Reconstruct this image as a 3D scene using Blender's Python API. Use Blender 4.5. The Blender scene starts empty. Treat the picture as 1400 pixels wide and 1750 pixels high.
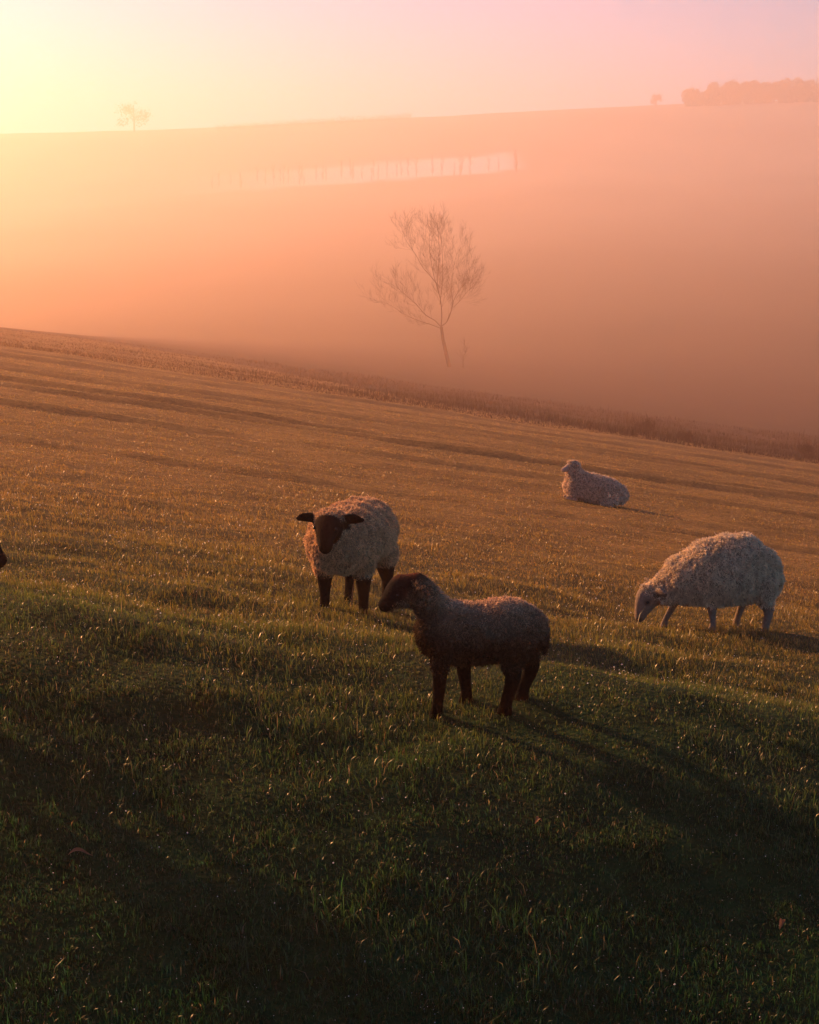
import bpy, bmesh, math, random
import numpy as np
from mathutils import Vector, Matrix, Quaternion

R = math.radians
S = bpy.context.scene
rng = np.random.default_rng(7)
random.seed(7)
COL = bpy.data.collections.new('scene'); S.collection.children.link(COL)

# ------------------------------------------------------------------ camera, sky, sun, exposure
F = 2693.0; PITCH = R(12.87)            # focal length in pixels of the 1400x1750 photograph
cam = bpy.data.cameras.new('camera'); co = bpy.data.objects.new('camera', cam); COL.objects.link(co)
cam.sensor_fit = 'VERTICAL'; cam.sensor_height = 24.0; cam.lens = 24.0*F/1750.0
cam.clip_start = 0.1; cam.clip_end = 3000
co.location = (0, 0, 0); co.rotation_euler = (R(90)-PITCH, 0, 0)
S.camera = co

SUN_AZ = R(-50); SUN_EL = R(19)         # azimuth measured from +Y (ahead), negative = left
w = bpy.data.worlds.new('World'); S.world = w; w.use_nodes = True
nt = w.node_tree; nt.nodes.clear()
sky = nt.nodes.new('ShaderNodeTexSky'); sky.sky_type = 'NISHITA'; sky.sun_disc = False
sky.sun_elevation = SUN_EL; sky.sun_rotation = SUN_AZ
sky.air_density = 1.0; sky.dust_density = 0.15; sky.ozone_density = 1.0
bg = nt.nodes.new('ShaderNodeBackground'); bg.inputs[1].default_value = 0.05
wo = nt.nodes.new('ShaderNodeOutputWorld')
tint = nt.nodes.new('ShaderNodeVectorMath'); tint.operation = 'MULTIPLY'; tint.inputs[1].default_value = (.47, .76, 1.05)
nt.links.new(sky.outputs[0], tint.inputs[0]); nt.links.new(tint.outputs[0], bg.inputs[0]); nt.links.new(bg.outputs[0], wo.inputs[0])

sl = bpy.data.lights.new('sun', 'SUN'); so = bpy.data.objects.new('sun', sl); COL.objects.link(so)
sl.energy = 5.0; sl.angle = R(0.6); sl.color = (1.0, 0.39, 0.13)
sd = Vector((math.sin(SUN_AZ)*math.cos(SUN_EL), math.cos(SUN_AZ)*math.cos(SUN_EL), math.sin(SUN_EL)))
so.rotation_euler = sd.to_track_quat('Z', 'Y').to_euler()

S.view_settings.view_transform = 'Standard'; S.view_settings.look = 'None'
S.view_settings.gamma = 1.0; S.view_settings.exposure = 1.15
S.cycles.use_denoising = True
S.cycles.max_bounces = 8; S.cycles.diffuse_bounces = 3; S.cycles.glossy_bounces = 2
S.cycles.transmission_bounces = 4; S.cycles.volume_bounces = 2; S.cycles.transparent_max_bounces = 8
S.cycles.caustics_reflective = False; S.cycles.caustics_refractive = False
S.cycles.sample_clamp_indirect = 4.0

# ------------------------------------------------------------------ helpers
def tag(o, label=None, cat=None, group=None, kind=None):
    if label: o['label'] = label
    if cat: o['category'] = cat
    if group: o['group'] = group
    if kind: o['kind'] = kind
    return o

def empty(name, loc, rz=0):
    o = bpy.data.objects.new(name, None); COL.objects.link(o)
    o.location = loc; o.rotation_euler = (0, 0, rz); o.empty_display_size = 0.1
    return o

def np_mesh(name, verts, loops, counts, mat, parent=None, cols=None, smooth=True):
    """verts (n,3); loops flat vertex ids; counts = loop count per face"""
    me = bpy.data.meshes.new(name)
    verts = np.ascontiguousarray(verts, dtype=np.float32)
    me.vertices.add(len(verts)); me.vertices.foreach_set('co', verts.ravel())
    loops = np.ascontiguousarray(loops, dtype=np.int32)
    me.loops.add(len(loops)); me.loops.foreach_set('vertex_index', loops)
    counts = np.ascontiguousarray(counts, dtype=np.int32)
    st = np.zeros(len(counts), dtype=np.int32); st[1:] = np.cumsum(counts)[:-1]
    me.polygons.add(len(counts)); me.polygons.foreach_set('loop_start', st)
    me.update(calc_edges=True)
    if smooth: me.polygons.foreach_set('use_smooth', np.ones(len(counts), dtype=bool))
    if cols is not None:
        a = me.color_attributes.new('col', 'FLOAT_COLOR', 'POINT')
        c4 = np.ones((len(verts), 4), dtype=np.float32); c4[:, :3] = cols
        a.data.foreach_set('color', c4.ravel())
    if mat: me.materials.append(mat)
    o = bpy.data.objects.new(name, me); COL.objects.link(o)
    if parent: o.parent = parent
    return o

_perm = rng.permutation(1024)
_gr = rng.uniform(0, 2*np.pi, 1024)
def noise2(x, y):
    """vectorised gradient noise, about -1..1"""
    x = np.asarray(x, float); y = np.asarray(y, float)
    xi = np.floor(x).astype(int); yi = np.floor(y).astype(int)
    fx = x-xi; fy = y-yi
    u = fx*fx*fx*(fx*(fx*6-15)+10); v = fy*fy*fy*(fy*(fy*6-15)+10)
    def g(ix, iy, dx, dy):
        h = _gr[_perm[(_perm[ix & 1023]+iy) & 1023]]
        return np.cos(h)*dx+np.sin(h)*dy
    a = g(xi, yi, fx, fy); b = g(xi+1, yi, fx-1, fy)
    c = g(xi, yi+1, fx, fy-1); d = g(xi+1, yi+1, fx-1, fy-1)
    return 1.5*((a*(1-u)+b*u)*(1-v)+(c*(1-u)+d*u)*v)
def fbm(x, y, o=3):
    s = 0; a = 1; t = 0
    for k in range(o):
        s = s+a*noise2(x*2**k+17*k, y*2**k-9*k); t += a; a *= .5
    return s/t
def sstep(a, b, x):
    t = np.clip((x-a)/(b-a), 0, 1); return t*t*(3-2*t)

# ------------------------------------------------------------------ terrain height
def _near(y): return -.164*y-1.322+.020*np.clip(y-12, 0, None)**1.05
def _row(Y, row): return -(row-260)/F*Y          # height seen at that photo row at distance Y, mid-frame
_far = [(130, 662), (180, 640), (250, 613), (350, 568), (480, 500), (650, 420), (850, 340), (1000, 290), (1250, 208)]
_py = np.array([-120, -40, 0, 3, 4.5, 5.5, 6.5, 7.4, 9, 12, 20, 30, 40, 55, 70, 85]+[f[0] for f in _far]+[1380, 1550, 2100], float)
_pz = np.array([3.4, -.6, -3.30, -3.27, -3.02, -2.79, -2.60, -2.53, -2.80, _near(12.), _near(20.), _near(30.), _near(40.), _near(55.), _near(70.), _near(85.)]  # near bank added, tilted away from the sun to shade the foreground
               +[_row(*f) for f in _far]+[29.0, 26.0, 0.0])
def _pchip(xs, ys):
    h = np.diff(xs); d = np.diff(ys)/h; m = np.zeros(len(xs))
    for i in range(1, len(xs)-1):
        if d[i-1]*d[i] > 0:
            w1 = 2*h[i]+h[i-1]; w2 = h[i]+2*h[i-1]; m[i] = (w1+w2)/(w1/d[i-1]+w2/d[i])
    m[0] = d[0]; m[-1] = d[-1]
    def f(x):
        x = np.clip(x, xs[0], xs[-1]); i = np.clip(np.searchsorted(xs, x)-1, 0, len(xs)-2)
        t = (x-xs[i])/h[i]
        return (ys[i]*(1+2*t)*(1-t)**2+m[i]*h[i]*t*(1-t)**2+ys[i+1]*t*t*(3-2*t)+m[i+1]*h[i]*t*t*(t-1))
    return f
_prof = _pchip(_py, _pz)
# cart ruts and sheep tracks crossing the slope: (y at x=0, slope dy/dx, half width, depth)
RUTS = [(21.0, .04, .35, .05), (30.0, .05, .5, .10), (37.5, .05, .55, .13), (40.5, .05, .5, .13), (50.0, .03, .7, .15), (53.5, .03, .7, .13), (66.0, .02, .9, .16), (76.0, .03, 1.0, .15)]
LEVEL = [(.37, 7.2, .9, .12), (2.25, 12.0, 1.1, .09)]
def height(x, y, fine=True):
    x = np.asarray(x, float); y = np.asarray(y, float)
    xs = 90*np.tanh(x/90)
    z = _prof(y)-.149*(1-sstep(130, 420, y))*xs+.055*sstep(330, 1000, y)*330*np.tanh(x/330)
    for fx, fy, fr, fa in LEVEL:            # trodden, more level spots
        z = z+fa*(x-fx)*np.exp(-((x-fx)**2+(y-fy)**2)/fr**2)
    far = sstep(2.5, 30, np.abs(y))
    z = z+.10*far*fbm(x*.11+3, y*.11+8, 2)
    mead = sstep(1.5, 9, np.hypot(x, y))*(1-sstep(85, 105, y))
    if fine:
        q = x*.08+y*.997; r = x*.997-y*.08      # hummocks drawn out along the tracks
        z = z+mead*((.12-.07*sstep(7, 16, y))*fbm(r*.75+5, q*.85, 3)+(.035-.015*sstep(8, 18, y))*fbm(r*1.6, q*2.2+30, 2))
        z = z+(1-mead)*.012*fbm(x*1.5, y*1.5+4, 2)
        for y0, s, wd, dp in RUTS:
            dd = (y-(y0+s*x)+.5*noise2(x*.12+y0, y*.12))/wd
            brk = .55+.45*noise2(x*.2+y0*3, y*.2)
            z = z-1.5*dp*brk*np.exp(-dd*dd)+.8*dp*brk*np.exp(-(dd-1.7)**2)
    hill = sstep(200, 600, y)
    z = z+hill*2.5*fbm(x*.005+40, y*.005, 3)
    return z
def rutmask(x, y):
    m = 0
    for y0, s, wd, dp in RUTS:
        dd = (y-(y0+s*x)+.5*noise2(x*.12+y0, y*.12))/(wd*1.5)
        m = np.maximum(m, np.exp(-dd*dd)*min(1, dp*8)*(.5+.5*noise2(x*.2+y0*3, y*.2)))
    return np.clip(m, 0, 1)
def h1(x, y): return float(height(np.array([x]), np.array([y]))[0])

def pix_ray(px, py):
    v = Vector(((px-700)/F, 1.0, -(py-875)/F))   # right, forward, up in camera frame
    c, s = math.cos(PITCH), math.sin(PITCH)
    return Vector((v.x, v.y*c+v.z*s, -v.y*s+v.z*c))
def ground_at(px, py):
    """where the view ray of a photo pixel meets the slope (used once, to lay the place out)"""
    d = pix_ray(px, py); t = 2.0
    while t < 1800:
        p = d*t
        if p.z < h1(p.x, p.y): break
        t *= 1.01
    lo, hi = t/1.01, t
    for _ in range(20):
        m = .5*(lo+hi); p = d*m
        if p.z < h1(p.x, p.y): hi = m
        else: lo = m
    return d*hi

# ------------------------------------------------------------------ material helpers
def new_mat(name):
    m = bpy.data.materials.new(name); m.use_nodes = True
    n = m.node_tree.nodes; b = n.get('Principled BSDF')
    return m, m.node_tree, n, b
def vc_mat(name, rough=.6, spec=.3, transl=0.0, sheen=0.0, nscale=0, namt=.3, bump=0.0, bscale=60):
    m, t, n, b = new_mat(name)
    a = n.new('ShaderNodeVertexColor'); a.layer_name = 'col'
    src = a.outputs[0]
    if nscale:
        tc = n.new('ShaderNodeTexCoord'); nz = n.new('ShaderNodeTexNoise'); nz.inputs['Scale'].default_value = nscale
        nz.inputs['Detail'].default_value = 4
        t.links.new(tc.outputs['Object'], nz.inputs['Vector'])
        mr = n.new('ShaderNodeMapRange'); mr.inputs[1].default_value = .3; mr.inputs[2].default_value = .7
        mr.inputs[3].default_value = 1-namt; mr.inputs[4].default_value = 1+namt
        t.links.new(nz.outputs['Fac'], mr.inputs[0])
        mx = n.new('ShaderNodeVectorMath'); mx.operation = 'SCALE'
        t.links.new(src, mx.inputs[0]); t.links.new(mr.outputs[0], mx.inputs['Scale']); src = mx.outputs[0]
    t.links.new(src, b.inputs['Base Color'])
    b.inputs['Roughness'].default_value = rough; b.inputs['Specular IOR Level'].default_value = spec
    if sheen: b.inputs['Sheen Weight'].default_value = sheen; b.inputs['Sheen Roughness'].default_value = .5
    if bump:
        tc = n.new('ShaderNodeTexCoord'); nz = n.new('ShaderNodeTexNoise'); nz.inputs['Scale'].default_value = bscale
        nz.inputs['Detail'].default_value = 3; t.links.new(tc.outputs['Object'], nz.inputs['Vector'])
        bp = n.new('ShaderNodeBump'); bp.inputs['Strength'].default_value = 1; bp.inputs['Distance'].default_value = bump
        t.links.new(nz.outputs['Fac'], bp.inputs['Height']); t.links.new(bp.outputs[0], b.inputs['Normal'])
    if transl:
        tr = n.new('ShaderNodeBsdfTranslucent'); t.links.new(src, tr.inputs['Color'])
        ms = n.new('ShaderNodeMixShader'); ms.inputs[0].default_value = transl
        t.links.new(b.outputs[0], ms.inputs[1]); t.links.new(tr.outputs[0], ms.inputs[2])
        t.links.new(ms.outputs[0], n['Material Output'].inputs['Surface'])
    return m

M_GROUND = vc_mat('turf_soil', .95, .1, nscale=9, namt=.35, bump=.02, bscale=30)
M_GRASS = vc_mat('grass_blade', .34, .9, transl=.6)

# ------------------------------------------------------------------ ground sheet
def build_ground():
    v = np.linspace(-1, 1, 420)
    xs = np.sinh(v*6.1)/np.sinh(6.1)*900
    t = np.linspace(0, 1, 560)
    yp = 2.0*(1990/2.0)**t
    yn = -np.geomspace(.6, 100, 24)[::-1]
    ym = np.linspace(-.4, 1.95, 12)
    ys = np.concatenate([yn, ym, yp])
    X, Y = np.meshgrid(xs, ys)
    # fan the columns out a little with distance so cells stay even in view
    Z = height(X, Y)
    n = len(xs); mrows = len(ys)
    verts = np.stack([X.ravel(), Y.ravel(), Z.ravel()], 1)
    i = np.arange(mrows-1)[:, None]*n+np.arange(n-1)[None, :]
    q = np.stack([i, i+1, i+n+1, i+n], -1).reshape(-1)
    x, y = X.ravel(), Y.ravel()
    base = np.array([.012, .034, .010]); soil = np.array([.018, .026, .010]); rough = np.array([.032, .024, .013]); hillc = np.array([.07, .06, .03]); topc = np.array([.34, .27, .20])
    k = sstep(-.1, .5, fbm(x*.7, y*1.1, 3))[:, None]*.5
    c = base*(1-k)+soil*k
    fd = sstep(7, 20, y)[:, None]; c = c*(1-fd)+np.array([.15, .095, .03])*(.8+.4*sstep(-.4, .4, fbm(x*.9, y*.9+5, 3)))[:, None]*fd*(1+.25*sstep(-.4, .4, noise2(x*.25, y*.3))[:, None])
    rm = rutmask(x, y)[:, None]; c = c*(1-rm)+np.array([.07, .055, .025])*rm
    e = sstep(84, 97, y+2.5*noise2(x*.2, y*.2)-70*(1-sstep(-.25, .12, x/np.maximum(y, 5))))[:, None]; c = c*(1-e)+rough*e
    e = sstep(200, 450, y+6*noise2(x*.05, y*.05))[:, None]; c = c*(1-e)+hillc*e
    e = sstep(450, 1000, y+30*noise2(x*.01, y*.01))[:, None]; c = c*(1-e)+topc*(1+.25*fbm(x*.012, y*.01, 2))[:, None]*e  # haze painted in: upper far slope paled to soften the ridge
    # pale, frosted stubble strip high on the far slope
    d = y-(1000+.16*x)+6*noise2(x*.04, 3.3); e = (sstep(-42, -32, d)*(1-sstep(30, 46, d))*sstep(-170, 20, x)*(1-sstep(58, 76, x)))[:, None]
    c = c*(1-e)+np.array([.80, .78, .76])*e
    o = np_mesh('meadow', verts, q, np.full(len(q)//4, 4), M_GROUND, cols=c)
    tag(o, kind='structure')
build_ground()

# ------------------------------------------------------------------ grass
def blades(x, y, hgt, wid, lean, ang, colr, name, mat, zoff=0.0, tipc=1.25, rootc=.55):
    """one mesh of many bent, tapering blades (quad + tip triangle each)"""
    n = len(x)
    z = height(x, y)+zoff
    base = np.stack([x, y, z], 1)
    la = ang; side = np.stack([-np.sin(la), np.cos(la), np.zeros(n)], 1)
    tw = rng.normal(0, .9, n); c, s_ = np.cos(tw), np.sin(tw)
    sd_ = np.stack([side[:, 0]*c-side[:, 1]*s_, side[:, 0]*s_+side[:, 1]*c, np.zeros(n)], 1)*wid[:, None]*.5
    d = np.stack([np.cos(la), np.sin(la), np.zeros(n)], 1)
    sl_ = np.clip(lean, 0, 1.3)
    m1 = base+d*(hgt*.5*np.sin(sl_*.45))[:, None]; m1[:, 2] += hgt*.5*np.cos(sl_*.45)
    t1 = m1+d*(hgt*.5*np.sin(sl_*1.35))[:, None]; t1[:, 2] += hgt*.5*np.cos(sl_*1.35)
    V = np.stack([base-sd_, base+sd_, m1+sd_*.75, m1-sd_*.75, t1], 1).reshape(-1, 3)
    k = np.arange(n)[:, None]*5
    L = (k+np.array([[0, 1, 2, 3, 3, 2, 4]])).reshape(-1)
    cnt = np.tile([4, 3], n)
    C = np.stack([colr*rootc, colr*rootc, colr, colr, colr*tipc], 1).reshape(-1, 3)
    return np_mesh(name, V, L, cnt, mat, cols=C, smooth=False)

def scatter(n, z0, z1, power, spread=.33, pad=1.6):
    """depths with areal density ~ depth**-power inside a wide fan in front of the viewpoint"""
    out = []
    zz = np.geomspace(z0, z1, 4000); wdt = spread*2*zz+2*pad; pdf = wdt*zz**(-power)
    cdf = np.cumsum(pdf*np.gradient(zz)); cdf /= cdf[-1]
    y = np.interp(rng.random(n), cdf, zz)
    x = (rng.random(n)*2-1)*(spread*y+pad)
    return x, y

def build_grass():
    n = 850000
    x, y = scatter(n, 2.6, 96, 2.0)
    # gather blades into tufts
    tx = np.round((x+.35*noise2(x*3, y*3))*14/np.maximum(1, y/9))/14*np.maximum(1, y/9)
    ty = np.round((y+.35*noise2(x*3+50, y*3))*14/np.maximum(1, y/9))/14*np.maximum(1, y/9)
    pull = rng.random(n)*.55
    x = x*(1-pull)+tx*pull; y = y*(1-pull)+ty*pull
    clump = fbm(x*1.1, y*1.5+9, 3); fine = noise2(x*7, y*7)
    grow = np.maximum(1, y/8)
    h = (.026+.024*np.clip(clump+.25, 0, 1)+.008*fine)*np.exp(rng.normal(0, .32, n))
    h *= (.55+.75*sstep(-.35, .45, fbm(x*.55+11, y*.8+3, 3)))*(1-.5*rutmask(x, y))
    h *= 1+.4*sstep(.38, .6, noise2(x*1.4+3, y*1.7))*(1-sstep(14, 24, y))
    h *= 1-.45*sstep(9, 22, y)
    h *= grow**.25
    long_ = rng.random(n) < .015; h[long_] *= 2.6
    h = np.clip(h, .015, .30)
    wd = .0032*np.exp(rng.normal(0, .25, n))*grow**.8
    lean = np.abs(rng.normal(.55, .4, n))+.35*sstep(9, 22, y); ang = rng.uniform(0, 2*np.pi, n)
    g = rng.random(n)[:, None]; big = np.clip(fbm(x*.45+70, y*.6, 3)*.9+.5, 0, 1)[:, None]
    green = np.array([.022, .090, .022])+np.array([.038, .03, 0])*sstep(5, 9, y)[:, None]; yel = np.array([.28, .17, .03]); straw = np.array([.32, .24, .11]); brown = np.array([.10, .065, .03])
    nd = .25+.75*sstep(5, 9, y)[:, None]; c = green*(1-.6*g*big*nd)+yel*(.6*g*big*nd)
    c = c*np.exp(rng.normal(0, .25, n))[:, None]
    far_dry_glow = sstep(5.5, 16, y)[:, None]
    c = c*(1-.6*far_dry_glow)+np.array([.46, .27, .075])*.6*far_dry_glow*np.exp(rng.normal(0, .2, n))[:, None]  # drier far grass, its colour also brightened to stand for backlit glow
    rm = rutmask(x, y)[:, None]*.8; c = c*(1-rm)+np.array([.13, .065, .025])*rm
    dry = (rng.random(n) < .02+.09*big[:, 0]*sstep(5, 9, y))[:, None]; c = np.where(dry, straw*(.5+.7*g), c)
    dry = (rng.random(n) < .03)[:, None]; c = np.where(dry, brown, c)
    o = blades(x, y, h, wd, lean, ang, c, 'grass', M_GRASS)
    tag(o, kind='stuff')
build_grass()

# ------------------------------------------------------------------ sheep
M_COAT = vc_mat('sheep_coat', .9, .05, sheen=0, nscale=45, namt=.22, bump=.006, bscale=90)
M_WOOL = vc_mat('wool_locks', .9, .1, transl=.35)
M_EYE, _t, _n, _b = new_mat('sheep_eye'); _b.inputs['Base Color'].default_value = (.012, .008, .005, 1); _b.inputs['Roughness'].default_value = .15
from mathutils import noise as mn

def catmull(P, k=5):
    P = [np.array(p, float) for p in P]; Q = [2*P[0]-P[1]]+P+[2*P[-1]-P[-2]]; out = []
    for i in range(1, len(Q)-2):
        a, b, c, d = Q[i-1], Q[i], Q[i+1], Q[i+2]
        for j in range(k):
            t = j/k; out.append(.5*(2*b+(c-a)*t+(2*a-5*b+4*c-d)*t*t+(3*b-a-3*c+d)*t**3))
    out.append(P[-1]); return out

def loft(bm, pts, seg=14, side=None, caps=True):
    """closed tube through (x, y, z, half width, half height), round ends"""
    P = catmull(pts)
    if caps:
        for end in (0, -1):
            a = P[end]; nb = P[1] if end == 0 else P[-2]
            d = a[:3]-nb[:3]; d = d/np.linalg.norm(d); r = min(a[3], a[4])
            ext = []
            for th in (30, 60, 82):
                q = a.copy(); q[:3] = a[:3]+d*r*math.sin(R(th)); q[3:] = a[3:]*math.cos(R(th)); ext.append(q)
            P = (ext[::-1]+P) if end == 0 else (P+ext)
    rings = []
    for i, p in enumerate(P):
        a = P[max(i-1, 0)][:3]; b = P[min(i+1, len(P)-1)][:3]
        t = Vector(b-a).normalized()
        s_ = Vector(side) if side else Vector((0, 1, 0))
        s_ = (s_-t*s_.dot(t)).normalized(); u = t.cross(s_).normalized()
        rings.append([bm.verts.new(Vector(p[:3])+s_*p[3]*math.cos(2*math.pi*k/seg)+u*p[4]*math.sin(2*math.pi*k/seg)) for k in range(seg)])
    for a, b in zip(rings, rings[1:]):
        for k in range(seg): bm.faces.new((a[k], a[(k+1) % seg], b[(k+1) % seg], b[k]))
    bm.faces.new(rings[0][::-1]); bm.faces.new(rings[-1])

def fuse(chains, voxel=.011, smooth=6):
    """union of the lofted chains as one continuous skin"""
    bm = bmesh.new()
    for c in chains:
        if isinstance(c, dict): loft(bm, c['p'], side=c.get('side'))
        else: loft(bm, c)
    bmesh.ops.recalc_face_normals(bm, faces=bm.faces)
    me = bpy.data.meshes.new('tmp'); bm.to_mesh(me); bm.free()
    o = bpy.data.objects.new('tmp', me); COL.objects.link(o)
    m = o.modifiers.new('r', 'REMESH'); m.mode = 'VOXEL'; m.voxel_size = voxel
    m2 = o.modifiers.new('s', 'SMOOTH'); m2.iterations = smooth; m2.factor = .5
    dg = bpy.context.evaluated_depsgraph_get()
    out = bpy.data.meshes.new_from_object(o.evaluated_get(dg))
    bpy.data.objects.remove(o); bpy.data.meshes.remove(me)
    return out

def sheep(label, loc, rz, spec):
    root = empty('sheep' if not spec.get('lamb') else 'lamb', loc, rz)
    tag(root, label, 'lamb' if spec.get('lamb') else 'sheep', spec.get('group'))
    cr, sr = math.cos(rz), math.sin(rz)
    def gz(x, y): return h1(loc[0]+x*cr-y*sr, loc[1]+x*sr+y*cr)-loc[2]
    tilt = spec.get('tilt', .4)
    sl = (gz(.4, 0)-gz(-.4, 0))/.8
    def bt(p): return (p[0], p[1], p[2]+tilt*sl*p[0], p[3], p[4])
    chains = []
    for c in spec['body']:
        if isinstance(c, dict): chains.append({'p': [bt(p) for p in c['p']], 'side': c.get('side')})
        else: chains.append([bt(p) for p in c])
    for leg in spec['legs']:
        f = leg[-1]; g = gz(f[0], f[1]); top = leg[0][2]; pts = []
        for p in leg:
            k = (top-p[2])/max(.01, top-f[2]); pts.append((p[0], p[1], p[2]+g*k+(1-k)*tilt*sl*p[0], p[3], p[4]))
        chains.append(pts)
    me = fuse(chains, spec.get('voxel', .011), spec.get('smooth', 6))
    n = len(me.vertices); V = np.zeros(n*3, np.float32); me.vertices.foreach_get('co', V); V = V.reshape(-1, 3)
    N = np.zeros(n*3, np.float32); me.vertices.foreach_get('normal', N); N = N.reshape(-1, 3)
    Vu = V.copy(); Vu[:, 2] -= tilt*sl*V[:, 0]            # coordinates before tilting, for the colour regions
    W = spec['wool'](Vu)                                   # 1 = fleece, 0 = short hair
    amp = spec.get('lump', .018)
    if amp:
        d = np.array([mn.noise(Vector((p[0]*9+3, p[1]*9, p[2]*6)))*.7+mn.noise(Vector((p[0]*26, p[1]*26+7, p[2]*15)))*.45 for p in Vu], np.float32)
        V = V+N*(d*amp*W)[:, None]; me.vertices.foreach_set('co', V.ravel()); me.update()
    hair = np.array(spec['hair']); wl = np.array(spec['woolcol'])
    Cc = hair*(1-W[:, None])+wl*.35*W[:, None]  # undercoat darkened to paint shade into the gaps between locks
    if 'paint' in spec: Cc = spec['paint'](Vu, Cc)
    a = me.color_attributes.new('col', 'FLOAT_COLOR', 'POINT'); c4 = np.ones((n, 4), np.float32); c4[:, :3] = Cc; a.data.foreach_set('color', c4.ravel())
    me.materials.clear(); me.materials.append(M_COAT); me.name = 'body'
    me.polygons.foreach_set('use_smooth', np.ones(len(me.polygons), bool))
    b = bpy.data.objects.new('body', me); COL.objects.link(b); b.parent = root
    # fleece: short curled locks rooted all over the woolly skin
    me.calc_loop_triangles(); T = np.zeros(len(me.loop_triangles)*3, np.int32); me.loop_triangles.foreach_get('vertices', T); T = T.reshape(-1, 3)
    A = .5*np.linalg.norm(np.cross(V[T[:, 1]]-V[T[:, 0]], V[T[:, 2]]-V[T[:, 0]]), axis=1)
    pr = A*W[T].mean(1)**1.5; m = spec.get('locks', 15000)
    ti = rng.choice(len(T), m, p=pr/pr.sum()); u = rng.random((m, 2)); fl = u.sum(1) > 1; u[fl] = 1-u[fl]
    w3 = np.stack([1-u.sum(1), u[:, 0], u[:, 1]], 1)
    P = (V[T[ti]]*w3[:, :, None]).sum(1); Nn = (N[T[ti]]*w3[:, :, None]).sum(1); Nn /= np.linalg.norm(Nn, axis=1)[:, None]+1e-9
    pn = P*np.array([1, 1, .55]); clump_shade = np.array([mn.noise(Vector(p*34))*.8+mn.noise(Vector(p*13+5))*.5 for p in pn])
    clump_shade = np.exp(.38*clump_shade)  # shading between wool clumps, painted into the lock colours
    L = spec.get('lock', .03)*np.exp(rng.normal(0, .3, m)); wd = spec.get('lockw', .012)*np.exp(rng.normal(0, .25, m))
    cl = np.array([[mn.noise(Vector(p*22)), mn.noise(Vector(p*22+Vector((9, 9, 9)))), mn.noise(Vector(p*22+Vector((31, 5, 2))))] for p in map(Vector, P)])
    D = Nn*.9+cl*1.3+rng.normal(0, .35, (m, 3)); D[:, 2] -= .35; D -= Nn*np.minimum(0, (D*Nn).sum(1)-.25)[:, None]
    D /= np.linalg.norm(D, axis=1)[:, None]
    Sd = np.cross(D, Nn+rng.normal(0, .6, (m, 3))); Sd /= np.linalg.norm(Sd, axis=1)[:, None]+1e-9
    base = P-Nn*.004; mid = base+D*L[:, None]*.55
    D2 = D+rng.normal(0, .5, (m, 3)); D2[:, 2] -= .5; D2 /= np.linalg.norm(D2, axis=1)[:, None]
    tip = mid+D2*L[:, None]*.5
    h_ = wd[:, None]*.5
    VV = np.stack([base-Sd*h_, base+Sd*h_, mid+Sd*h_, mid-Sd*h_, tip+Sd*h_*.3, tip-Sd*h_*.3], 1).reshape(-1, 3)
    kk = np.arange(m)[:, None]*6; LL = (kk+np.array([[0, 1, 2, 3, 3, 2, 4, 5]])).reshape(-1)
    cc = np.repeat((wl*(clump_shade*np.exp(rng.normal(0, .14, m)))[:, None])[:, None], 6, 1); cc[:, :2] *= .75
    if 'paint' in spec:
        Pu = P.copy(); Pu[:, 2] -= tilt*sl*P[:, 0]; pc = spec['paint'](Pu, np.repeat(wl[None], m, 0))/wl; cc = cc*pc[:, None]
    np_mesh('fleece', VV, LL, np.full(m*2, 4), M_WOOL, parent=root, cols=cc.reshape(-1, 3), smooth=False)
    for ex, ey, ez in spec['eyes']:
        bm = bmesh.new(); bmesh.ops.create_uvsphere(bm, u_segments=12, v_segments=8, radius=spec.get('eye_r', .011))
        em = bpy.data.meshes.new('eye'); bm.to_mesh(em); bm.free(); em.materials.append(M_EYE)
        for p in em.polygons: p.use_smooth = True
        e = bpy.data.objects.new('eye', em); COL.objects.link(e); e.parent = root; e.location = (ex, ey, ez+tilt*sl*ex)
    return root

def head(p, fwd, L, wsc=1.0):
    """head chain from the poll at p towards the nose"""
    p = np.array(p); f = np.array(fwd, float); f /= np.linalg.norm(f)
    prof = [(-.05, .062, .062), (.22, .088, .098), (.42, .076, .088), (.62, .056, .066), (.82, .046, .050), (.95, .040, .040)]
    return [(*(p+f*t*L), a*wsc, b*wsc) for t, a, b in prof]

def on_head(v, hp, hf, t0, r0, r1):
    """1 on the short-haired face: beyond t0 along the head axis and near that axis"""
    f = np.array(hf, float); f /= np.linalg.norm(f); d = v-np.array(hp); t = d@f
    r = np.linalg.norm(d-t[:, None]*f, axis=1)
    return sstep(t0-.02, t0+.02, t)*(1-sstep(r0, r1, r))

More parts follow.
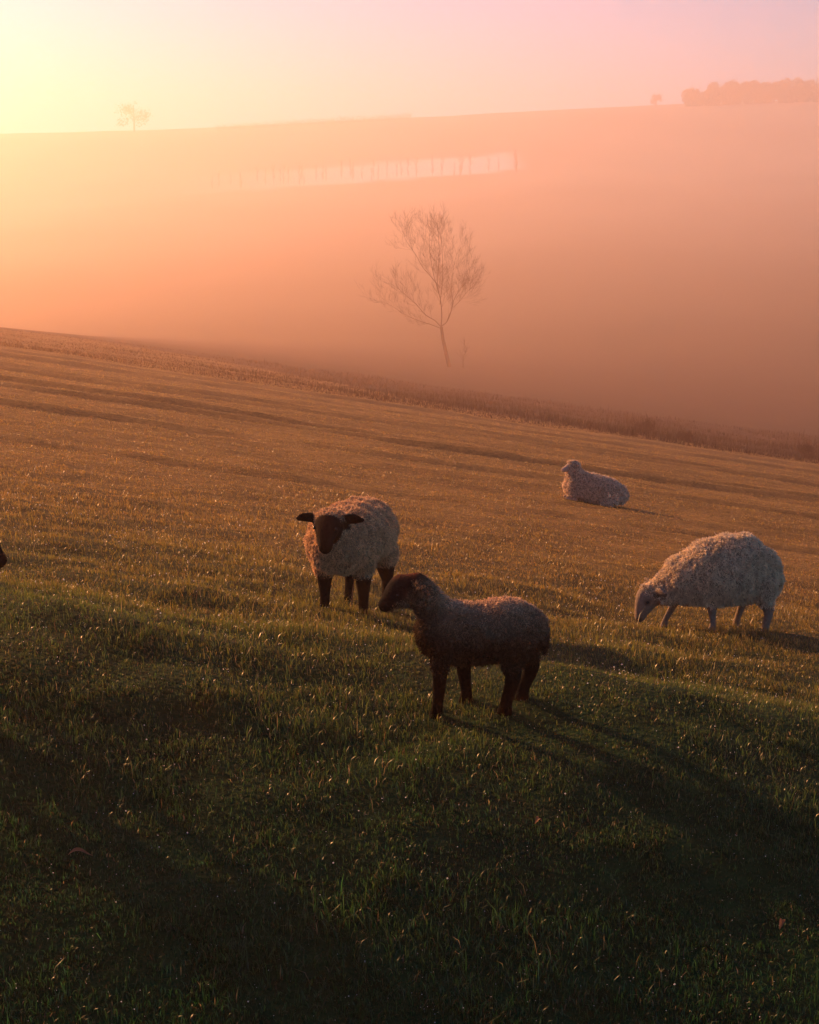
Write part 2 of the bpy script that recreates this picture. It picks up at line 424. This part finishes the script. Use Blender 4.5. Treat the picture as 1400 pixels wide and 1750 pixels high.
def dark_lamb():
    hp = (.315, 0, .615); hf = (.72, 0, -.62)
    body = [
        [(-.245, 0, .385, .095, .115), (-.16, 0, .395, .128, .152), (-.02, 0, .375, .130, .155), (.12, 0, .375, .122, .155), (.19, 0, .385, .100, .135)],
        [(-.20, 0, .44, .09, .09), (-.10, 0, .43, .09, .09)],
        [(.13, 0, .41, .080, .115), (.205, 0, .49, .062, .090), (.262, 0, .57, .057, .076), (.295, 0, .61, .056, .068)],
        [(.15, 0, .36, .075, .11), (.21, 0, .345, .05, .075)],
        [(.315, 0, .60, .058, .066), (.345, 0, .585, .068, .082), (.385, 0, .555, .058, .068), (.42, 0, .525, .038, .044), (.437, 0, .508, .032, .037)],
        {'p': [(.30, .05, .625, .018, .012), (.265, .095, .612, .030, .010), (.225, .135, .585, .017, .008)], 'side': (.5, .3, .8)},
        {'p': [(.30, -.05, .625, .018, .012), (.265, -.095, .612, .030, .010), (.225, -.135, .585, .017, .008)], 'side': (.5, -.3, .8)},
        [(-.30, 0, .43, .022, .022), (-.325, 0, .36, .024, .018), (-.32, 0, .28, .016, .014)],
    ]
    legs = [
        [(0.075, -0.075, 0.33, 0.059, 0.081), (0.065, -0.08, 0.24, 0.041, 0.049), (0.055, -0.08, 0.13, 0.031, 0.034), (0.045, -0.08, 0.05, 0.028, 0.029), (0.05, -0.08, -0.01, 0.034, 0.039)],
        [(0.165, 0.075, 0.33, 0.054, 0.070), (0.175, 0.08, 0.24, 0.038, 0.043), (0.18, 0.08, 0.13, 0.029, 0.032), (0.188, 0.08, 0.05, 0.028, 0.028), (0.195, 0.08, -0.01, 0.033, 0.038)],
        [(-0.215, -0.075, 0.36, 0.070, 0.108), (-0.235, -0.085, 0.26, 0.052, 0.071), (-0.268, -0.085, 0.17, 0.033, 0.041), (-0.232, -0.085, 0.06, 0.028, 0.032), (-0.22, -0.085, -0.01, 0.034, 0.041)],
        [(-0.19, 0.075, 0.36, 0.065, 0.097), (-0.165, 0.085, 0.26, 0.047, 0.059), (-0.168, 0.085, 0.17, 0.032, 0.039), (-0.14, 0.085, 0.06, 0.028, 0.031), (-0.13, 0.085, -0.01, 0.034, 0.040)],
    ]
    def wool(v):
        x, z = v[:, 0], v[:, 2]
        hd = sstep(.575, .625, x*.72+z*.62)                      # head and ears
        lg = 1-sstep(.17, .25, z)
        return np.clip(1-hd-lg, 0, 1)
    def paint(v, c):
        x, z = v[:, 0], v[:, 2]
        k = (sstep(.30, .53, z)*.95+.12)[:, None]               # brown-black wool; belly and neck shade, back light painted into its colour
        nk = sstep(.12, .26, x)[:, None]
        c = c*(k*(1.35+.8*sstep(.48, .54, z)[:, None])*(1-.7*nk))  # top band lifted further as a painted warm rim light
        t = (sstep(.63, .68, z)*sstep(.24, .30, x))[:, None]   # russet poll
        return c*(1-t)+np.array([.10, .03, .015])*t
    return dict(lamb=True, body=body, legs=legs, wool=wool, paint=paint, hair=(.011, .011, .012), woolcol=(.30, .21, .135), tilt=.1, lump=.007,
                locks=26000, lock=.013, lockw=.005, voxel=.009, eyes=[(.375, .060, .575), (.375, -.060, .575)], eye_r=.009)

def facing_ewe():
    hp = (.50, 0, .69); hf = (.70, .10, -.65)
    body = [
        [(-.40, 0, .50, .17, .18), (-.28, 0, .52, .235, .205), (-.05, 0, .515, .262, .213), (.16, 0, .505, .255, .207), (.33, 0, .50, .205, .195)],
        [(-.30, 0, .46, .16, .13), (0, 0, .43, .17, .12), (.26, 0, .43, .13, .13)],
        [(.22, 0, .50, .20, .21), (.38, 0, .56, .155, .17), (.47, 0, .635, .11, .115)],
        [(.505, 0, .675, .078, .068), (.56, .006, .65, .084, .072), (.61, .014, .61, .068, .064), (.655, .022, .56, .050, .048), (.675, .026, .53, .045, .043)],
        {'p': [(.50, .08, .685, .028, .016), (.49, .14, .69, .040, .014), (.485, .195, .685, .030, .009), (.483, .22, .682, .014, .006)], 'side': (.3, 0, 1)},
        {'p': [(.50, -.08, .685, .028, .016), (.49, -.14, .685, .040, .014), (.485, -.195, .675, .030, .009), (.483, -.22, .67, .014, .006)], 'side': (.3, 0, 1)},
        [(-.47, 0, .52, .04, .04), (-.525, 0, .44, .038, .03), (-.53, 0, .33, .026, .02)],
    ]
    legs = []
    for x, y in ((.24, -.115), (.20, .13)):      # fore legs
        legs.append([(x, y, .34, .075, .085), (x, y, .26, .056, .062), (x, y, .14, .038, .041), (x+.005, y, .05, .033, .035), (x+.015, y, -.01, .033, .038)])
    for x, y in ((-.30, -.115), (-.28, .15)):
        legs.append([(x+.02, y, .36, .09, .12), (x, y, .27, .062, .075), (x-.04, y, .18, .040, .047), (x-.01, y, .06, .033, .036), (x+.01, y, -.01, .033, .038)])
    def wool(v):
        x, y, z = v[:, 0], v[:, 1], v[:, 2]
        hd = on_head(v, hp, hf, .03, .090, .102)
        hd = np.maximum(hd, sstep(.088, .10, np.abs(y))*sstep(.60, .63, z)*sstep(.42, .45, x))
        return np.clip(1-hd-(1-sstep(.25, .31, z)), 0, 1)
    def paint(v, c):
        # darker nostrils, mouth and eye sockets
        e = 0
        for q, r in (((.715, .045, .535), .016), ((.715, .005, .535), .016), ((.695, .026, .49), .026), ((.615, .070, .64), .02), ((.61, -.058, .64), .02)):
            e = e+np.exp(-((v-np.array(q))**2).sum(1)/r**2)
        return c*(1-.7*np.clip(e, 0, 1))[:, None]
    return dict(body=body, legs=legs, wool=wool, paint=paint, hair=(.011, .007, .006), woolcol=(.66, .45, .26), tilt=.5, lump=.024,
                locks=70000, lock=.013, lockw=.0055, eyes=[(.615, .074, .64), (.610, -.062, .64)])

def grazing_ewe():
    hp = (.505, 0, .30); hf = (.42, 0, -.80)
    body = [
        [(-.31, 0, .47, .14, .17), (-.22, 0, .47, .228, .260), (-.08, 0, .46, .262, .276), (.10, 0, .43, .25, .262), (.24, 0, .385, .20, .215)],
        [(.14, 0, .41, .20, .235), (.30, 0, .355, .15, .175), (.42, 0, .305, .112, .135), (.50, 0, .275, .088, .098)],
        [(.505, 0, .30, .066, .076), (.545, 0, .25, .074, .092), (.572, 0, .185, .060, .078), (.595, 0, .12, .046, .054), (.605, 0, .085, .040, .042)],
        {'p': [(.50, .07, .315, .022, .014), (.47, .125, .32, .034, .012), (.435, .17, .315, .018, .008)], 'side': (.3, 0, 1)},
        {'p': [(.50, -.07, .325, .018, .012), (.53, -.12, .345, .028, .010), (.555, -.165, .35, .014, .007)], 'side': (.3, 0, 1)},
        [(-.39, 0, .50, .045, .04), (-.435, 0, .40, .045, .034), (-.43, 0, .27, .032, .022)],
    ]
    legs = [
        [(.10, .12, .34, .08, .09), (.085, .125, .23, .043, .05), (.075, .125, .12, .026, .029), (.07, .125, .05, .024, .026), (.08, .125, -.01, .03, .035)],
        [(.24, -.12, .34, .07, .085), (.30, -.125, .23, .042, .048), (.345, -.125, .13, .026, .029), (.385, -.125, .05, .023, .025), (.40, -.125, -.01, .03, .034)],
        [(-.29, .12, .38, .08, .12), (-.31, .13, .26, .055, .066), (-.345, .13, .17, .034, .042), (-.33, .13, .06, .028, .031), (-.315, .13, -.01, .033, .038)],
        [(-.22, -.12, .38, .08, .11), (-.19, -.13, .26, .045, .055), (-.20, -.13, .17, .028, .034), (-.17, -.13, .06, .024, .027), (-.16, -.13, -.01, .03, .035)],
    ]
    def wool(v):
        x, y, z = v[:, 0], v[:, 1], v[:, 2]
        hd = on_head(v, hp, hf, .03, .10, .12)
        ear = sstep(.085, .10, np.abs(y))*sstep(.42, .44, x)
        return np.clip(1-hd-ear-(1-sstep(.19, .25, z))*(x < .45), 0, 1)
    def paint(v, c):
        e = np.exp(-((v[:, 0]-.558)**2+(v[:, 2]-.222)**2)/.022**2)+np.exp(-((v[:, 0]-.50)**2+(v[:, 2]-.285)**2)/.020**2)+np.exp(-((v[:, 0]-.612)**2+(v[:, 2]-.075)**2)/.022**2)
        return c*(1-.75*np.clip(e, 0, 1)*(np.abs(v[:, 1]) < .12))[:, None]
    return dict(body=body, legs=legs, wool=wool, paint=paint, hair=(.22, .18, .14), woolcol=(.72, .61, .44), tilt=.3, lump=.022, locks=70000, lock=.017, lockw=.006,
                eyes=[(.560, .066, .222), (.560, -.066, .222)])

def lying_sheep():
    hp = (.36, 0, .585); hf = (.80, .25, -.42)
    body = [
        [(-.36, 0, .20, .17, .17), (-.22, 0, .215, .25, .225), (.0, 0, .23, .27, .24), (.20, 0, .245, .24, .235), (.34, 0, .25, .19, .21)],
        [(.22, 0, .30, .18, .20), (.34, 0, .40, .14, .17), (.375, 0, .52, .095, .12), (.36, 0, .58, .08, .09)],
        head(hp, hf, .24, .9),
        {'p': [(.34, .07, .60, .018, .012), (.31, .12, .61, .028, .010), (.28, .165, .60, .014, .007)], 'side': (.3, 0, 1)},
        {'p': [(.34, -.07, .60, .018, .012), (.31, -.12, .62, .028, .010), (.28, -.165, .62, .014, .007)], 'side': (.3, 0, 1)},
    ]
    legs = [
        [(.30, .13, .14, .06, .06), (.42, .14, .07, .035, .035), (.50, .14, .035, .026, .026), (.42, .16, .02, .026, .024), (.34, .17, .015, .028, .026)],
        [(.30, -.13, .14, .06, .06), (.42, -.14, .07, .035, .035), (.50, -.14, .035, .026, .026), (.42, -.16, .02, .026, .024), (.34, -.17, .015, .028, .026)],
        [(-.26, .20, .14, .09, .10), (-.12, .26, .08, .05, .05), (-.22, .28, .03, .028, .028), (-.05, .29, .02, .028, .026)],
    ]
    def wool(v):
        x, y, z = v[:, 0], v[:, 1], v[:, 2]
        hd = sstep(.44, .48, x)*sstep(.42, .46, z)
        ear = sstep(.085, .10, np.abs(y))*sstep(.52, .55, z)
        return np.clip(1-hd-ear-(1-sstep(.05, .09, z))*sstep(.25, .3, np.abs(x)+np.abs(y)*0), 0, 1)
    def paint(v, c):
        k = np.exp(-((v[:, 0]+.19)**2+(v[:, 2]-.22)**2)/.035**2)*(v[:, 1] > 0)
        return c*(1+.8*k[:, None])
    return dict(body=body, legs=legs, wool=wool, paint=paint, hair=(.38, .30, .24), woolcol=(.72, .58, .43), tilt=.9, lump=.025, locks=16000, lock=.026, lockw=.014,
                eyes=[(.44, .07, .575), (.44, -.045, .575)])

def stand(px, py, Z=None):
    p = ground_at(px, py)
    if Z:
        d = pix_ray(px, py); t = Z/(d.y*math.cos(PITCH)-d.z*math.sin(PITCH)); p = d*t
    return (p.x, p.y, h1(p.x, p.y))

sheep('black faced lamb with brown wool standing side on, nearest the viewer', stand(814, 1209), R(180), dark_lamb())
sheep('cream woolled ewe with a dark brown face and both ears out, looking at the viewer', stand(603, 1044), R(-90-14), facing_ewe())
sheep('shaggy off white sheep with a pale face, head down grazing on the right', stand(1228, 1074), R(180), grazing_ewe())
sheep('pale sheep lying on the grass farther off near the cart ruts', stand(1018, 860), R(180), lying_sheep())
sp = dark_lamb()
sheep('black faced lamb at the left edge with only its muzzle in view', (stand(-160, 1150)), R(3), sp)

# ------------------------------------------------------------------ trees and hill vegetation
M_BARK = vc_mat('bark', .9, .1, nscale=3, namt=.3)
M_LEAF = vc_mat('far_leaf', .8, .1, transl=.2)
class Tubes:
    """collects thin tapered branches as one mesh"""
    def __init__(s): s.v = []; s.l = []; s.c = []; s.n = 0
    def add(s, P, rr, seg=5):
        for i, p in enumerate(P):
            a = P[max(0, i-1)]; b = P[min(len(P)-1, i+1)]; t = Vector(b)-Vector(a); t.normalize()
            q = Vector((0, 1, 0)) if abs(t.y) < .8 else Vector((1, 0, 0))
            u = t.cross(q).normalized(); w_ = t.cross(u)
            for k in range(seg):
                th = 2*math.pi*k/seg; s.v.append(tuple(Vector(p)+(u*math.cos(th)+w_*math.sin(th))*rr[i]))
            if i:
                o = s.n+(i-1)*seg
                for k in range(seg): s.l += [o+k, o+(k+1) % seg, o+seg+(k+1) % seg, o+seg+k]; s.c.append(4)
        s.n += len(P)*seg
    def build(s, name, col, parent):
        return np_mesh(name, np.array(s.v), s.l, s.c, M_BARK, parent=parent, cols=np.tile(col, (s.n, 1)))

def grow(tb, p, d, L, r, depth, up=.25, nsub=4, spread=.75):
    n = 6; P = [p]; q = Vector(p); dd = Vector(d)
    for i in range(n):
        dd = (dd+Vector((random.gauss(0, .13), random.gauss(0, .13), random.gauss(up*.25, .10)))).normalized()
        q = q+dd*(L/n); P.append(q.copy())
    tb.add(P, [max(.006, r*(1-.75*i/n)) for i in range(n+1)], 4 if depth < 2 else 5)
    if depth > 0:
        for k in range(nsub):
            i = random.randint(2, n); b = P[i]; t = (P[i]-P[i-1]).normalized()
            a = Vector((random.gauss(0, 1), random.gauss(0, 1), random.gauss(0, 1))); a = (a-t*a.dot(t)).normalized()
            grow(tb, b, (t+a*random.uniform(.35, spread)).normalized(), L*random.uniform(.42, .66), r*.42, depth-1, up, nsub, spread)

BARKC = np.array([.030, .020, .013])
def bare_tree():
    Z = 250.0; sc = Z/F*.88
    b = pix_ray(770, 622); t = Z/(b.y*math.cos(PITCH)-b.z*math.sin(PITCH)); B = b*t
    base = Vector((B.x, B.y, h1(B.x, B.y)-.15))
    root = empty('bare_tree', base); tag(root, 'small leafless tree with a leaning trunk fading in the mist below the meadow', 'tree')
    def P(px, py, y=0): return Vector(((px-770)*sc, y, (622-py)*sc))
    tb = Tubes(); T = [P(770, 628), P(762, 596, .1), P(755, 565, .1), P(752, 543, .2)]
    tb.add(T, [.34, .29, .25, .22], 8); tb.build('trunk', BARKC, root)
    limbs = [([(752, 543), (752, 515), (750, 488), (744, 462), (748, 420), (747, 385), (742, 345)], .13, 0),
             ([(746, 468), (733, 448), (716, 428), (700, 405), (686, 380), (677, 358)], .08, .5),
             ([(747, 478), (736, 445), (729, 412), (727, 380), (729, 345)], .08, -.8),
             ([(751, 500), (753, 455), (754, 420), (752, 378), (750, 352)], .08, 1.0),
             ([(752, 543), (740, 530), (722, 518), (706, 500), (690, 485), (672, 470), (655, 458)], .09, -.6),
             ([(750, 545), (728, 538), (700, 530), (676, 518), (655, 505), (636, 498)], .07, 1.2),
             ([(752, 542), (764, 532), (772, 512), (777, 488), (788, 470), (802, 452), (808, 428)], .09, .4),
             ([(762, 533), (772, 500), (770, 460), (776, 420), (782, 395)], .07, -1.2),
             ([(774, 505), (790, 490), (800, 475), (812, 468)], .05, .8)]
    for pts, r, yy in limbs:
        tb = Tubes(); n = len(pts); Q = [P(x+random.gauss(0, 1.2), y, yy*3.3*i/n) for i, (x, y) in enumerate(pts)]
        Q = [Vector(c[:3]) for c in catmull([(*q, 0, 0) for q in Q], 3)]
        m = len(Q); tb.add(Q, [r*.8*(1-.8*i/m) for i in range(m)], 5)
        for k in range(22):
            i = random.randint(int(m*.22), m-1); t = (Q[i]-Q[i-1]).normalized()
            a = Vector((random.gauss(0, 1), random.gauss(0, .9), random.gauss(.2, .8))); a = (a-t*a.dot(t)).normalized()
            grow(tb, Q[i], (t+a*random.uniform(.5, 1.0)).normalized(), random.uniform(1.6, 3.6), r*.16, 2, .45, 5, 1.0)
        tb.build('branch', BARKC, root)
bare_tree()

def at_depth(px, py, Z):
    d = pix_ray(px, py); return d*(Z/(d.y*math.cos(PITCH)-d.z*math.sin(PITCH)))

def sapling(px, py, H, Z, label):
    p = at_depth(px, py, Z); root = empty('sapling', (p.x, p.y, h1(p.x, p.y)-.05)); tag(root, label, 'tree')
    tb = Tubes(); P = [Vector((random.gauss(0, .05)*i, 0, H*i/7)) for i in range(8)]
    tb.add(P, [.07*(1-.8*i/7) for i in range(8)], 5); tb.build('trunk', BARKC, root)
    tb = Tubes()
    for k in range(12):
        q = P[random.randint(2, 6)]; grow(tb, q, Vector((random.gauss(0, 1), random.gauss(0, 1), 1.6)).normalized(), H*random.uniform(.2, .35), .022, 1, .5)
    tb.build('branch', BARKC, root)
sapling(792, 611, 4.4, 250, 'thin bare sapling just right of the leaning leafless tree')

def leaf_cloud(centers, radii, n, size, col):
    """many leaf-sized faces spread through overlapping lumps"""
    ci = rng.integers(0, len(centers), n); d = rng.normal(size=(n, 3)); d /= np.linalg.norm(d, axis=1)[:, None]
    rr = (rng.random(n)**.45)[:, None]
    p = np.array(centers)[ci]+d*rr*np.array(radii)[ci]
    a = rng.normal(size=(n, 3)); a /= np.linalg.norm(a, axis=1)[:, None]; b = np.cross(a, rng.normal(size=(n, 3))); b /= np.linalg.norm(b, axis=1)[:, None]
    s_ = size*np.exp(rng.normal(0, .3, n))[:, None]
    V = np.stack([p-a*s_, p+b*s_*.6, p+a*s_, p-b*s_*.6], 1).reshape(-1, 3)
    L = (np.arange(n)[:, None]*4+np.array([[0, 1, 2, 3]])).reshape(-1)
    C = np.repeat(np.array(col)*np.exp(rng.normal(0, .25, n))[:, None], 4, 0)
    return V, L, np.full(n, 4), C

def far_tree(px, py, Z, H, Wd, label, cat='tree', name='tree', trunk=.2, n=2600, size=.35, group=None):
    p = at_depth(px, py, Z); base = (p.x, p.y, h1(p.x, p.y)-.1)
    root = empty(name, base); tag(root, label, cat, group)
    tb = Tubes(); tb.add([Vector((0, 0, 0)), Vector((.1, 0, H*.3)), Vector((0, 0, H*.75))], [H*.03, H*.024, H*.008], 7)
    for k in range(7):
        a = random.uniform(0, 6.28); grow(tb, Vector((0, 0, H*random.uniform(.25, .5))), Vector((math.cos(a), math.sin(a), 1.1)).normalized(), H*.4, H*.010, 1)
    tb.build('trunk', BARKC, root)
    cs = []; rs = []
    cz = H*(1+trunk)*.5; hz = H*(1-trunk)*.5
    for k in range(13):
        while True:
            q = Vector([random.uniform(-1, 1) for _ in range(3)])
            if q.length < 1: break
        r = random.uniform(.28, .42); q = q*(1-r)
        cs.append((q.x*Wd/2, q.y*Wd/2, cz+q.z*hz)); rs.append((r*Wd/2, r*Wd/2, r*hz))
    V, L, c, C = leaf_cloud(cs, rs, n, size, (.05, .05, .022))
    np_mesh('crown', V, L, c, M_LEAF, parent=root, cols=C, smooth=False)
    return root

far_tree(230, 232, 1260, 26, 38, 'round crowned tree, barely showing in the pale mist at upper left', trunk=.02, n=700, size=.7)
far_tree(1121, 176, 1225, 12, 13, 'little tree alone on the skyline beside the wood', trunk=.05, n=900)
# the wood on the right-hand skyline
lab = ['first tree at the stepped left end of the skyline wood', 'second tree of the skyline wood from its left end', 'third tree of the skyline wood from its left end',
       'fourth tree of the skyline wood from its left end', 'tree in the middle of the skyline wood', 'sixth tree of the skyline wood from its left end',
       'third tree of the skyline wood from the right edge', 'second tree of the skyline wood from the right edge', 'last tree of the skyline wood at the right edge']
for k, l in enumerate(lab):
    far_tree(1186+k*31, 177-k*1.5, 1225+random.uniform(-8, 8), random.uniform(18, 21)+k*.3, random.uniform(22, 30), l, trunk=-.25, n=4200, size=.8, group='trees of the wood on the right skyline')

# belt of slim bare trees below the pale strip
bx = np.sort(np.concatenate([np.linspace(372, 892, 26), 372+520*rng.random(18)]))
def slim():
    root = empty('slim_tree', (0, 0, 0)); tb = Tubes()
    P = [Vector((.04*random.gauss(0, 1)*i, .04*random.gauss(0, 1)*i, 8.5*i/6)) for i in range(7)]
    tb.add(P, [.06*(1-.85*i/6) for i in range(7)], 5); tb.build('trunk', BARKC, root)
    tb = Tubes()
    for k in range(40):
        q = P[random.randint(1, 6)]; a = random.uniform(0, 6.28)
        grow(tb, q, Vector((math.cos(a)*.5, math.sin(a)*.5, 1)).normalized(), random.uniform(1.6, 3.0), .035, 1, .6, 4, .5)
    tb.build('branch', BARKC, root); return root
protos = [slim() for _ in range(3)]
for k, x in enumerate(bx):
    src = protos[k % 3]
    if k < 3: o = src
    else:
        o = src.copy(); COL.objects.link(o)
        for ch in src.children:
            c = ch.copy(); COL.objects.link(c); c.parent = o
    x = x+random.gauss(0, 7); p = at_depth(x, 350-(x-640)*.05, 945+random.uniform(-14, 14)); o.location = (p.x, p.y, h1(p.x, p.y)-.1)
    o.rotation_euler.z = random.uniform(0, 6.28); f = random.uniform(.7, 1.15); o.scale = (f, f, f)
    tag(o, 'slim bare tree in the row of them below the pale strip on the hillside', 'tree', 'slim trees along the lower edge of the pale strip')

def hedge():
    A = at_depth(372, 225, 1245); Bp = at_depth(700, 205, 1245)
    root = empty('hedge', (A.x, A.y, h1(A.x, A.y))); tag(root, 'faint long hedge along the hill skyline, starting left of centre', 'hedge')
    cs = []; rs = []
    for k in range(70):
        t = k/69; x = A.x+(Bp.x-A.x)*t; y = A.y+(Bp.y-A.y)*t
        cs.append((x-A.x, y-A.y, h1(x, y)-h1(A.x, A.y)+1.5)); rs.append((3.4, 2.8, 3.2+1.0*random.random()))
    V, L, c, C = leaf_cloud(cs, rs, 9000, .3, (.05, .045, .022))
    np_mesh('foliage', V, L, c, M_LEAF, parent=root, cols=C, smooth=False)
hedge()

def shrub(px, py, Z, H, Wd, label):
    p = at_depth(px, py, Z); root = empty('shrub', (p.x, p.y, h1(p.x, p.y)-.05)); tag(root, label, 'shrub')
    tb = Tubes()
    for k in range(26):
        a = random.uniform(0, 6.28); grow(tb, Vector((random.gauss(0, .08), random.gauss(0, .08), 0)), Vector((math.cos(a)*Wd/H*.6, math.sin(a)*Wd/H*.6, 1)).normalized(), H*random.uniform(.5, .9), .022, 2, .3, 4, .7)
    tb.build('stem', BARKC, root)
    cs = [(random.gauss(0, Wd*.18), random.gauss(0, Wd*.18), H*random.uniform(.3, .8)) for _ in range(7)]
    V, L, c, C = leaf_cloud(cs, [(Wd*.24, Wd*.24, H*.22)]*7, 700, .05, (.045, .032, .018))
    np_mesh('foliage', V, L, c, M_LEAF, parent=root, cols=C, smooth=False)
shrub(1107, 688, 104, 1.0, 1.2, 'ragged dark shrub at the foot of the meadow beyond the lying sheep')
shrub(1382, 722, 100, .9, 1.0, 'ragged low shrub by the right edge at the foot of the meadow')
shrub(1175, 712, 94, .7, 1.0, 'smallest ragged shrub of the meadow foot, between the two others')

def rough_grass():
    n = 60000
    y = 84+rng.random(n)**1.3*80; x = (rng.random(n)*2-1)*(.36*y+4)
    k = fbm(x*.12, y*.12, 3); y = y+2*noise2(x*.15, y*.1)
    h = (.12+.50*np.clip(k+.25, 0, 1.2))*np.exp(rng.normal(0, .35, n)); h *= (sstep(83, 90, y)*.8+.2)*(.35+.65*sstep(-.25, .12, x/y))
    wd = .035*np.exp(rng.normal(0, .3, n)); lean = np.abs(rng.normal(.3, .25, n)); ang = rng.uniform(0, 6.28, n)
    c = (np.array([.030, .022, .012])+np.array([.09, .05, .015])*(1-sstep(-.22, .05, x/y))[:, None])*np.exp(rng.normal(0, .3, n))[:, None]  # sunward left side painted paler, as if lit through the mist
    tag(blades(x, y, h, wd, lean, ang, c, 'rough_grass', M_LEAF, rootc=.7), kind='stuff')
rough_grass()

# fallen leaves and dew on the near turf
M_LEAFB = vc_mat('dead_leaf', .5, .3, transl=.25)
def fallen_leaf(px, py, L, wdt, yaw, up, label):
    p = ground_at(px, py); bm = bmesh.new(); vs = []
    for i in range(9):
        t = i/8; wv = wdt*math.sin(math.pi*min(1, t*1.02)**.8)*.5+.0006; zc = .018*math.sin(math.pi*t*1.3)+up*t
        vs.append([bm.verts.new((L*(t-.5), s_*wv, zc+abs(s_)*wv*.5)) for s_ in (-1, 0, 1)])
    for a, b in zip(vs, vs[1:]):
        for k in (0, 1): bm.faces.new((a[k], a[k+1], b[k+1], b[k]))
    r = bmesh.ops.solidify(bm, geom=bm.faces[:], thickness=.0006)
    me = bpy.data.meshes.new('fallen_leaf'); bm.to_mesh(me); bm.free()
    a = me.color_attributes.new('col', 'FLOAT_COLOR', 'POINT')
    for i, v in enumerate(me.vertices): f = .8+.4*random.random(); a.data[i].color = (.36*f, .20*f, .10*f, 1)
    me.materials.append(M_LEAFB); o = bpy.data.objects.new('fallen_leaf', me); COL.objects.link(o)
    o.location = (p.x, p.y, p.z+.035); o.rotation_euler = (R(12), R(-4), yaw)
    tag(o, label, 'leaf')
fallen_leaf(138, 1474, .09, .02, R(5), 0, 'long curled brown dead leaf lying in the dark turf at lower left')
fallen_leaf(920, 1419, .04, .022, R(40), .01, 'small bright curled dead leaf below the nearest lamb')
fallen_leaf(1333, 1597, .045, .02, R(70), .03, 'small upright dead leaf near the lower right corner')
def dew():
    n = 8000; x, y = scatter(n, 2.8, 14, 2.0)
    z = height(x, y)+rng.uniform(.015, .06, n); r = .0012*np.exp(rng.normal(0, .45, n))*np.maximum(1, y/6)
    O = np.array([[1, 0, 0], [-1, 0, 0], [0, 1, 0], [0, -1, 0], [0, 0, 1], [0, 0, -1]], float)
    V = (np.stack([x, y, z], 1)[:, None]+O[None]*r[:, None, None]).reshape(-1, 3)
    Fc = np.array([0, 2, 4, 2, 1, 4, 1, 3, 4, 3, 0, 4, 2, 0, 5, 1, 2, 5, 3, 1, 5, 0, 3, 5])
    L = (np.arange(n)[:, None]*6+Fc[None]).reshape(-1)
    m, t, nn, b = new_mat('dew_drop'); b.inputs['Base Color'].default_value = (.8, .8, .8, 1); b.inputs['Roughness'].default_value = .25; b.inputs['Specular IOR Level'].default_value = 1
    tr = nn.new('ShaderNodeBsdfTranslucent'); tr.inputs[0].default_value = (.9, .9, .9, 1); ms = nn.new('ShaderNodeMixShader'); ms.inputs[0].default_value = .6
    t.links.new(b.outputs[0], ms.inputs[1]); t.links.new(tr.outputs[0], ms.inputs[2]); t.links.new(ms.outputs[0], nn['Material Output'].inputs['Surface'])
    tag(np_mesh('dew', V, L, np.full(n*8, 3), m), kind='stuff')
dew()

# ------------------------------------------------------------------ haze
def build_haze():
    me = bpy.data.meshes.new('haze'); bm = bmesh.new()
    bmesh.ops.create_cube(bm, size=1.0); bm.to_mesh(me); bm.free()
    o = bpy.data.objects.new('haze', me); COL.objects.link(o)
    x0, x1, y0, y1, z0, z1 = -910, 910, -130, 2010, -60.0, 66.0
    o.scale = (x1-x0, y1-y0, z1-z0); o.location = ((x0+x1)/2, (y0+y1)/2, (z0+z1)/2)
    m = bpy.data.materials.new('haze_air'); m.use_nodes = True
    t = m.node_tree; t.nodes.clear()
    pv = t.nodes.new('ShaderNodeVolumePrincipled'); out = t.nodes.new('ShaderNodeOutputMaterial')
    pv.inputs['Color'].default_value = (1.0, .66, .50, 1)
    pv.inputs['Absorption Color'].default_value = (1, 1, 1, 1)
    pv.inputs['Density'].default_value = 0.0019
    pv.inputs['Anisotropy'].default_value = .66
    t.links.new(pv.outputs[0], out.inputs['Volume'])
    me.materials.append(m)
    tag(o, 'thin sunlit morning mist filling the valley', 'haze', kind='stuff')
build_haze()
